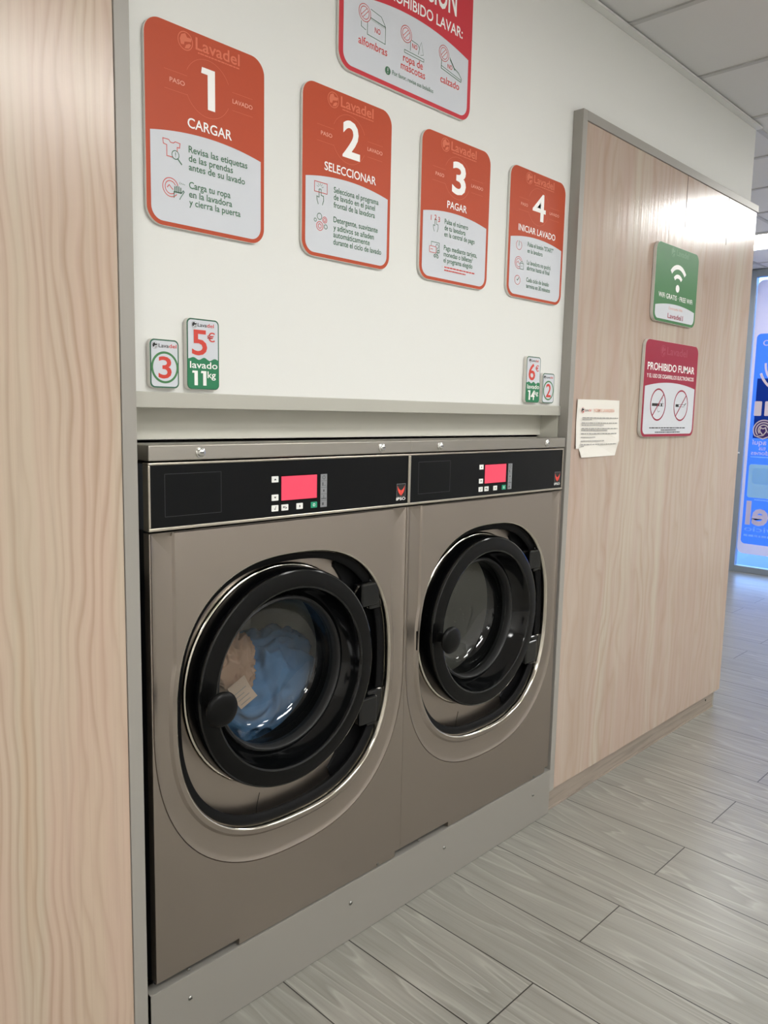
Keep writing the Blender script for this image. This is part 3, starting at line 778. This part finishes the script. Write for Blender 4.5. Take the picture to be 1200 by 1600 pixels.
def forbid(b, u, v, r=.018):
    b.poly(circ(u, v, r, 28), D2+.0002, 2)
    b.stroke(circ(u, v, r, 30), .0014, D2+.0004, True, 0); b.stroke(circ(u, v, r*.72, 26), .0014, D2+.0004, True, 0)
    for e in (-.0022, .0022): b.stroke([(u-r*.5+e, v+r*.5+e), (u+r*.5+e, v-r*.5+e)], .0012, D2+.0004, mi=0)
b = nb(); b.stroke([(.085, .205), (.085, .247), (.142, .250), (.142, .214), (.090, .209)], LW, D2, mi=1); b.stroke([(.066, .226), (.066, .236), (.080, .240)], LW, D2, mi=1)
b.stroke([(.095, .192), (.128, .197), (.136, .206), (.142, .214)], LW, D2, mi=1)
for q in range(14): b.stroke([(.095+q*.0035, .209+q*.0003), (.095+q*.0035, .214+q*.0003)], .0007, D2, mi=1)
b.text('NO', .108, .236, .011, D2, .126, .012); forbid(b, .076, .206); b.build('rug_icon', [M['print_red'], M['print_green'], M['sign_white']], t)
b = nb(); b.stroke([(.206, .240), (.206, .246), (.274, .247), (.274, .241)], LW, D2, True, 1)
b.stroke([(.226, .236), (.226, .212), (.252, .215), (.258, .222), (.254, .236)], LW, D2, mi=1); b.stroke([(.256, .222), (.264, .206), (.272, .232), (.262, .236)], .0008, D2, mi=1)
b.text('NO', .232, .228, .010, D2, .250, .012); forbid(b, .211, .205); b.build('pet_clothes_icon', [M['print_red'], M['print_green'], M['sign_white']], t)
b = nb(); b.stroke([(.339, .220), (.338, .240), (.415, .251), (.417, .243), (.405, .232), (.388, .226), (.370, .207)], LW*1.3, D2, mi=1); b.stroke([(.338, .234), (.414, .246)], LW, D2, mi=1); b.stroke([(.372, .211), (.390, .229)], .003, D2, mi=1)
b.text('NO', .362, .233, .010, D2, .380, .012); forbid(b, .347, .204); b.build('shoe_icon', [M['print_red'], M['print_green'], M['sign_white']], t)

# number and price tags standing on the metal edge
def tag_board(name, label, x, z, wd, ht, group):
    t, nb = sign(name, label, 'sign', (x, WY-.0, z), wd, ht, 'tag_border', thick=.012, r=.010, group=group)
    b = nb(); b.poly(rrect(.0032, .0032, wd-.0032, ht-.0032, .0074, 6), D1); b.build('text_field', M['sign_white'], t)
    b = nb(); k = wd/.0735
    logo(b, .017*k if wd > .07 else .0105, .0125, .0062 if wd > .07 else .0062, D2, 0, 1, 0, (.0245 if wd > .07 else .0185), (.061 if wd > .07 else .056)*1.0, .0155, .0068, 2, .01)
    b.build('logo', [M['key_black'], M['grey_print'], M['tag_red']], t)
    return t, nb
def number_tag(x, wd, num, label):
    t, nb = tag_board('number_tag', label, x, 1.3575, wd, .0905, 'small number tags')
    c = wd/2
    b = nb(); R = .0285; b.poly([(u, v) for u, v in circ(c, .052, R, 48, rv=.0295)], D2, 0); b.poly(circ(c, .052, R-.0042, 40, rv=.0253), D2+.0002, 1); b.build('ring', [M['tag_olive'], M['sign_white']], t)
    b = nb(); b.text(num, c-.0135, .0715, .0385, D2+.0004, c+.0140, .014); b.build('lettering', M['tag_red'], t)
def price_tag(x, wd, price, kg, label):
    t, nb = tag_board('price_tag', label, x, 1.3575, wd, .1355, 'wash price tags')
    b = nb(); pts = [(.0015, .132-.006), (.0015, .0765)]
    for i in range(25):
        k_ = i/24; pts.append((.0026+(wd-.0052)*k_, .0755+.0016*math.sin(k_*PI*6+1)-.0010*math.sin(k_*15)+.002*k_))
    pts += [(wd-.0015, .127)]+[(wd-.0105+.009*math.cos(math.radians(a)), .1245+.009*math.sin(math.radians(a))) for a in (15, 40, 65, 90)]+[(.0105+.009*math.cos(math.radians(a)), .1245+.009*math.sin(math.radians(a))) for a in (90, 115, 140, 165)]
    b.poly(pts, D2); b.build('wave', M['tag_green'], t)
    k_ = wd/.0735
    b = nb(k_); b.text(price, .0115, .0685, .0460, D2, .0455, .014); b.text('€', .0455, .0425, .0165, D2, .0635, .01); b.build('price', M['tag_red'], t)
    b = nb(k_); b.text('lavado', .0065, .0945, .0125, D2+.0004, .0685, .01); (b.one(.0110, .0235, .0995, .1275, .0075, D2+.0004), (b.one(.0305, .0430, .0995, .1275, .0075, D2+.0004) if kg == '11' else b.text(kg[1], .0265, .1275, .0275, D2+.0004, .0465, .008))); b.text('kg', .0455, .1125, .0125, D2+.0004, .0645, .012); b.build('lettering', M['white_print'], t)
number_tag(.0205, .0615, '3', 'small white tag with red number 3 in a green ring, above the left washer')
price_tag(.0985, .0735, '5', '11', 'white and green price tag reading 5 euro, 11 kg')
price_tag(1.237, .0745, '6', '14', 'white and green price tag reading 6 euro, 14 kg')
number_tag(1.3255, .0655, '2', 'small white tag with red number 2 in a green ring, by the partition frame')

# signs on the partition
t, nb = sign('wifi_sign', 'green sign with white wireless symbol, upper sign on the partition', 'sign', (1.9545, .004, 1.6635), .354, .272, 'green_sign', thick=.013, r=.03)
b = nb(); b.poly(field(.013, .341, .217, .203, .216, .262, .022), D1); b.build('text_field', M['sign_white'], t)
b = nb(); logo(b, .130, .022, .016, D1, 0, 0, 0, .158, .262, .029, .02); b.build('logo', M['green_soft'], t)
b = nb()
def arcband(b, cu, cv, r0, r1, a0, a1, d, k=1.0):
    o_ = circ(cu, cv, r1*k, 20, a0, a1, rv=r1); i_ = circ(cu, cv, r0*k, 20, a0, a1, rv=r0); b.poly(o_+i_[::-1], d)
arcband(b, .183, .140, .064, .080, 222, 318, D1, 1.1); arcband(b, .183, .140, .032, .046, 225, 315, D1, 1.1); b.poly(circ(.184, .144, .0155, 24, rv=.0135), D1)
b.text('WiFi GRATIS · FREE WiFi', .034, .187, .0165, D1, .319, .008); b.build('lettering', M['white_print'], t)
b = nb(); b.text('Contraseña Wifi:', .120, .2235, .0095, D2, .238, 0); b.build('caption', M['orange_pale'], t)
b = nb(); b.text('Lavadel1', .116, .2545, .017, D2, .245, .012); b.build('password', M['crimson'], t)

t, nb = sign('no_smoking_sign', 'crimson and white no smoking sign, lower sign on the partition', 'sign', (1.916, .004, 1.2505), .447, .346, 'crimson', thick=.013, r=.03)
b = nb(); b.poly(field(.013, .434, .165, .147, .164, .336, .022), D1); b.build('text_field', M['sign_white'], t)
b = nb(); logo(b, .140, .035, .020, D1, 0, 0, 0, .172, .345, .046, .027); b.build('logo', M['crimson_soft'], t)
b = nb(); b.text('PROHIBIDO FUMAR', .024, .106, .0255, D1, .420, .016); b.text('Y EL USO DE CIGARRILLOS ELECTRÓNICOS', .022, .1335, .0135, D1, .418, .01); b.build('heading', M['white_print'], t)
for nm, cu in (('no_cigarette_icon', .124), ('no_vaping_icon', .318)):
    b = nb(); b.stroke(circ(cu, .229, .060, 44, rv=.056), .0055, D2, True, 0)
    if nm == 'no_cigarette_icon':
        b.poly([(cu-.048, .2245), (cu+.012, .2245), (cu+.012, .2345), (cu-.048, .2345)], D2, 1); b.stroke([(cu+.012, .2245), (cu+.044, .2245), (cu+.044, .2345), (cu+.012, .2345)], .0012, D2, True, 1); b.poly([(cu+.022, .2245), (cu+.034, .2245), (cu+.034, .2345), (cu+.022, .2345)], D2+.0001, 1)
        b.stroke([(cu+.018, .252), (cu+.004, .256), (cu-.004, .245), (cu+.004, .236)], .0012, D2, mi=1); b.stroke([(cu+.036, .222), (cu+.030, .208), (cu+.040, .202)], .0012, D2, mi=1)
    else:
        b.poly([(cu-.046, .2245), (cu-.02, .2245), (cu-.02, .2345), (cu-.046, .2345)], D2, 1); b.stroke([(cu-.02, .2255), (cu+.030, .2255), (cu+.030, .2335), (cu-.02, .2335)], .0012, D2, True, 1); b.stroke([(cu+.030, .228), (cu+.044, .220)], .0035, D2, mi=1)
    b.stroke([(cu-.040, .268), (cu+.042, .190)], .005, D2+.0003, mi=0)
    b.build(nm, [M['crimson'], M['key_black']], t)
b = nb(); dashes(b, .066, .370, .3135, .0035, D2, seed=1); dashes(b, .160, .290, .3215, .0035, D2, seed=2); dashes(b, .113, .325, .3295, .0035, D2, seed=3); b.build('footnote', M['key_black'], t)

# paper notice, torn at the lower left
t = thing('paper_notice', 'white printed sheet with torn lower left corner stuck on the wood partition', 'paper', (1.4945, .004, 1.1875))
F = lambda u, v, d: (u, -.0012-d, .186-v)
b = MB(F)
P_ = [(0, .0, .004), (.09, -.001, .002), (.18, -.002, .0015), (.271, -.002, .0035), (.2745, .065, .004), (.277, .134, .0075), (.272, .160, .003), (.264, .1845, .002), (.15, .186, .003), (.036, .1862, .006), (.031, .170, .003), (.024, .156, .001), (.014, .158, .0028), (.001, .157, .005), (.001, .075, .0015), (.12, .07, .0005), (.20, .12, .002), (.12, .14, .0015), (.20, .165, .001)]
fs = [(0, 1, 15, 14), (1, 2, 15), (2, 3, 4, 15), (4, 5, 16, 15), (15, 16, 17), (14, 15, 17, 12, 13), (17, 11, 12), (17, 10, 11), (17, 9, 10), (17, 8, 9), (17, 18, 8), (17, 16, 18), (16, 5, 18), (18, 5, 6), (18, 6, 7), (18, 7, 8)]
b.add([F(*q) for q in P_], fs); b.add([F(u, v, d-.0006) for u, v, d in P_], [f[::-1] for f in fs])
b.build('sheet', M['paper'], t)
b = MB(F); DP = .0062
logo(b, .030, .034, .009, DP, 0, 2, 0, .044, .083, .0375, .008, 2, .005); b.build('logo', [M['key_black'], M['grey_print'], M['print_red']], t)
b = MB(F); b.text('NORMAS LAVANDERÍA', .100, .0385, .0105, DP, .236, .004); b.build('heading', M['paper_orange'], t)
b = MB(F)
for i, (v, u0, u1) in enumerate(((.058, .030, .263), (.0635, .030, .089), (.0745, .027, .262), (.0815, .027, .170), (.0925, .027, .263), (.0985, .026, .195), (.1095, .026, .259), (.121, .026, .118), (.133, .027, .176), (.1445, .027, .262), (.150, .028, .047))): dashes(b, u0, u1, v, .003, DP, seed=20+i)
b.build('lettering', M['grey_print'], t)

# ------------------------------------------------------------------ ceiling lights
def light(x0, x1, y0, y1, label):
    t = thing('ceiling_light', label, 'lamp', ((x0+x1)/2, (y0+y1)/2, ZC), 'ceiling light panels')
    hx, hy = (x1-x0)/2-.011, (y1-y0)/2-.011
    f = MB().box(-hx, hx, -hy, -hy+.012, -.004, .0055).box(-hx, hx, hy-.012, hy, -.004, .0055).box(-hx, -hx+.012, -hy+.012, hy-.012, -.004, .0055).box(hx-.012, hx, -hy+.012, hy-.012, -.004, .0055)
    f.build('frame', M['lamp_frame'], t)
    MB().box(-hx+.012, hx-.012, -hy+.012, hy-.012, -.001, .005).build('diffuser', M['diffuser'], t)
light(4.912, 5.4455, .5685, 1.102, 'glowing square ceiling light at the right edge near the storefront')
light(3.845, 4.912, -1.032, -.4985, 'long ceiling light mirrored in the glossy partition panel')
light(.1105, 1.1775, -2.099, -1.5655, 'long ceiling light mirrored in the left pine panel')
for x0, y0, lb in ((2.2445, -2.099, 'added unseen square ceiling light over the middle of the room'), (-2.0235, -2.099, 'added unseen square ceiling light behind the viewer'),
                   (.1105, -3.166, 'added unseen far square ceiling light behind the viewer, opposite the washers'), (2.2445, -3.166, 'added unseen far square ceiling light by the opposite wall'), (-2.0235, -3.166, 'added unseen far square ceiling light in the corner behind the viewer'), (4.3785, -3.166, 'added unseen square ceiling light deep in the room near the street end')):
    light(x0, x0+.5335, y0, y0+.5335, lb)  # unseen fill lamps, added to brighten and even out the room

# ------------------------------------------------------------------ storefront
w_ = MB()
YR = -.40
struct(MB().box(XE, XE+.1, YF, -.44, 0, ZC+.006).build('wall_light_block', M['far_wall']))  # unseen opaque wall instead of more glazing, added to limit blue daylight
def vbar(y0, y1, z0=0, z1=ZC): w_.box(XE-.02, XE+.04, y0, y1, z0, z1)
vbar(1.178, 1.36); vbar(-.44, -.37)
w_.box(XE-.018, XE+.038, YR, 1.2, 0, .055); w_.box(XE-.018, XE+.038, YR, 1.2, 2.495, ZC)
bevel(struct(w_.build('window_1', M['alu_door'])), .003)
wn = bpy.data.objects['window_1']
for (y0, y1) in ((-.37, 1.178),):
    MB().box(XE+.008, XE+.014, y0, y1, .055, 2.495).build('pane', M['glass'], wn)
MB().lathe([(.0, 0), (.007, 0), (.007, .02), (0, .02)], 0, 0, 12).build('stop_knob', M['lamp_frame'], wn).location = Vector((XE-.03, 1.205, 1.03))*S
# printed film on the first pane (read from the street)
t = thing('window_film', 'blue printed film with white border on the storefront glass, its lettering mirrored from inside', 'window film', (XE, 0, 0))
FV = lambda u, v, d: (-d, u, 2.556-v)          # u runs along +y: reads correctly from outside
ZV = lambda z: 2.556-z
b = MB(FV); o_ = rrect(-.345, ZV(2.47), 1.174, ZV(.163), .05, 8); i_ = rrect(-.30, ZV(2.03), 1.149, ZV(.25), .035, 8)
n_ = len(o_)
b.add([FV(u, v, -.0066) for u, v in o_+i_], [(q, (q+1) % n_, n_+(q+1) % n_, n_+q) for q in range(n_)]); b.build('white_border', M['vinyl_white'], t)
b = MB(FV); b.poly(i_, -.0066); b.build('blue_field', M['vinyl_blue'], t)
b = MB(FV); b.poly([(-.28, ZV(1.66)), (1.118, ZV(1.66)), (1.118, ZV(1.16)), (-.28, ZV(1.16))], -.0055); b.build('photo_block', M['vinyl_navy'], t)
for q in range(5):
    b = MB(FV); u1 = 1.124-q*.084; b.poly(rrect(u1-.060, ZV(1.47), u1, ZV(1.348), .008, 3), -.0044); b.build('white_tile', M['vinyl_white'], t)
b = MB(FV); b.stroke(circ(.86, ZV(1.78), .245, 40, 20, 110), .02, -.0046); b.stroke(circ(.86, ZV(1.78), .20, 40, 0, 60), .018, -.0046)
b.text('AUTOSERVICIO', .55, ZV(1.93), .045, -.0046, 1.095, .01); b.stroke(circ(.98, ZV(2.22), .075, 30), .006, -.0064, True)
b.build('printed_arc', M['vinyl_white'], t)
b = MB(FV); b.poly(circ(1.035, ZV(1.235), .085, 32, rv=.082), -.0044, 0); b.build('heart_disc', M['vinyl_violet'], t)
b = MB(FV)
for r in (.082, .062, .042): b.stroke(circ(1.035, ZV(1.23), r, 30, 150, 400), .009, -.004)
b.stroke([(1.035, ZV(1.185)), (1.065, ZV(1.22)), (1.06, ZV(1.25)), (1.04, ZV(1.24)), (1.02, ZV(1.25)), (1.01, ZV(1.22)), (1.035, ZV(1.185)), (1.09, ZV(1.175)), (1.035, ZV(1.155)), (.98, ZV(1.18))], .009, -.0038)
b.build('heart_emblem', M['vinyl_white'], t)
b = MB(FV); b.text('Lava aquí', .86, ZV(1.105), .042, -.004, 1.12, .01); b.text('tus', 1.005, ZV(1.06), .034, -.004, 1.06, .006); b.text('edredones', .86, ZV(1.02), .034, -.004, 1.122, .006)
b.build('slogan', M['vinyl_white'], t)
b = MB(FV); b.poly(rrect(.55, ZV(.938), 1.128, ZV(.652), .02, 4), -.005); b.build('mint_block', M['vinyl_green'], t)
b = MB(FV); b.poly(rrect(.60, ZV(.907), 1.096, ZV(.771), .03, 4), -.0044); b.build('pale_block', M['vinyl_cyan'], t)
b = MB(FV); b.text('Lavadel', .30, ZV(.425), .19, -.0049, 1.125, .03); b.build('shop_name', M['vinyl_white'], t)
b = MB(FV); b.text('autoservicio', .50, ZV(.362), .045, -.0049, 1.128, .012); b.stroke([(.5, ZV(.635)), (1.06, ZV(.635))], .012, -.0049); b.stroke([(.5, ZV(1.0)), (1.12, ZV(1.0))], .010, -.0049); dashes(b, .60, 1.128, ZV(.325), .018, -.0049, seed=9); b.build('subtitle', M['vinyl_cyan'], t)
struct(MB().box(XE+.12, XE+80, -60, 60, -.08, -.012).build('ground', M['pavement']))
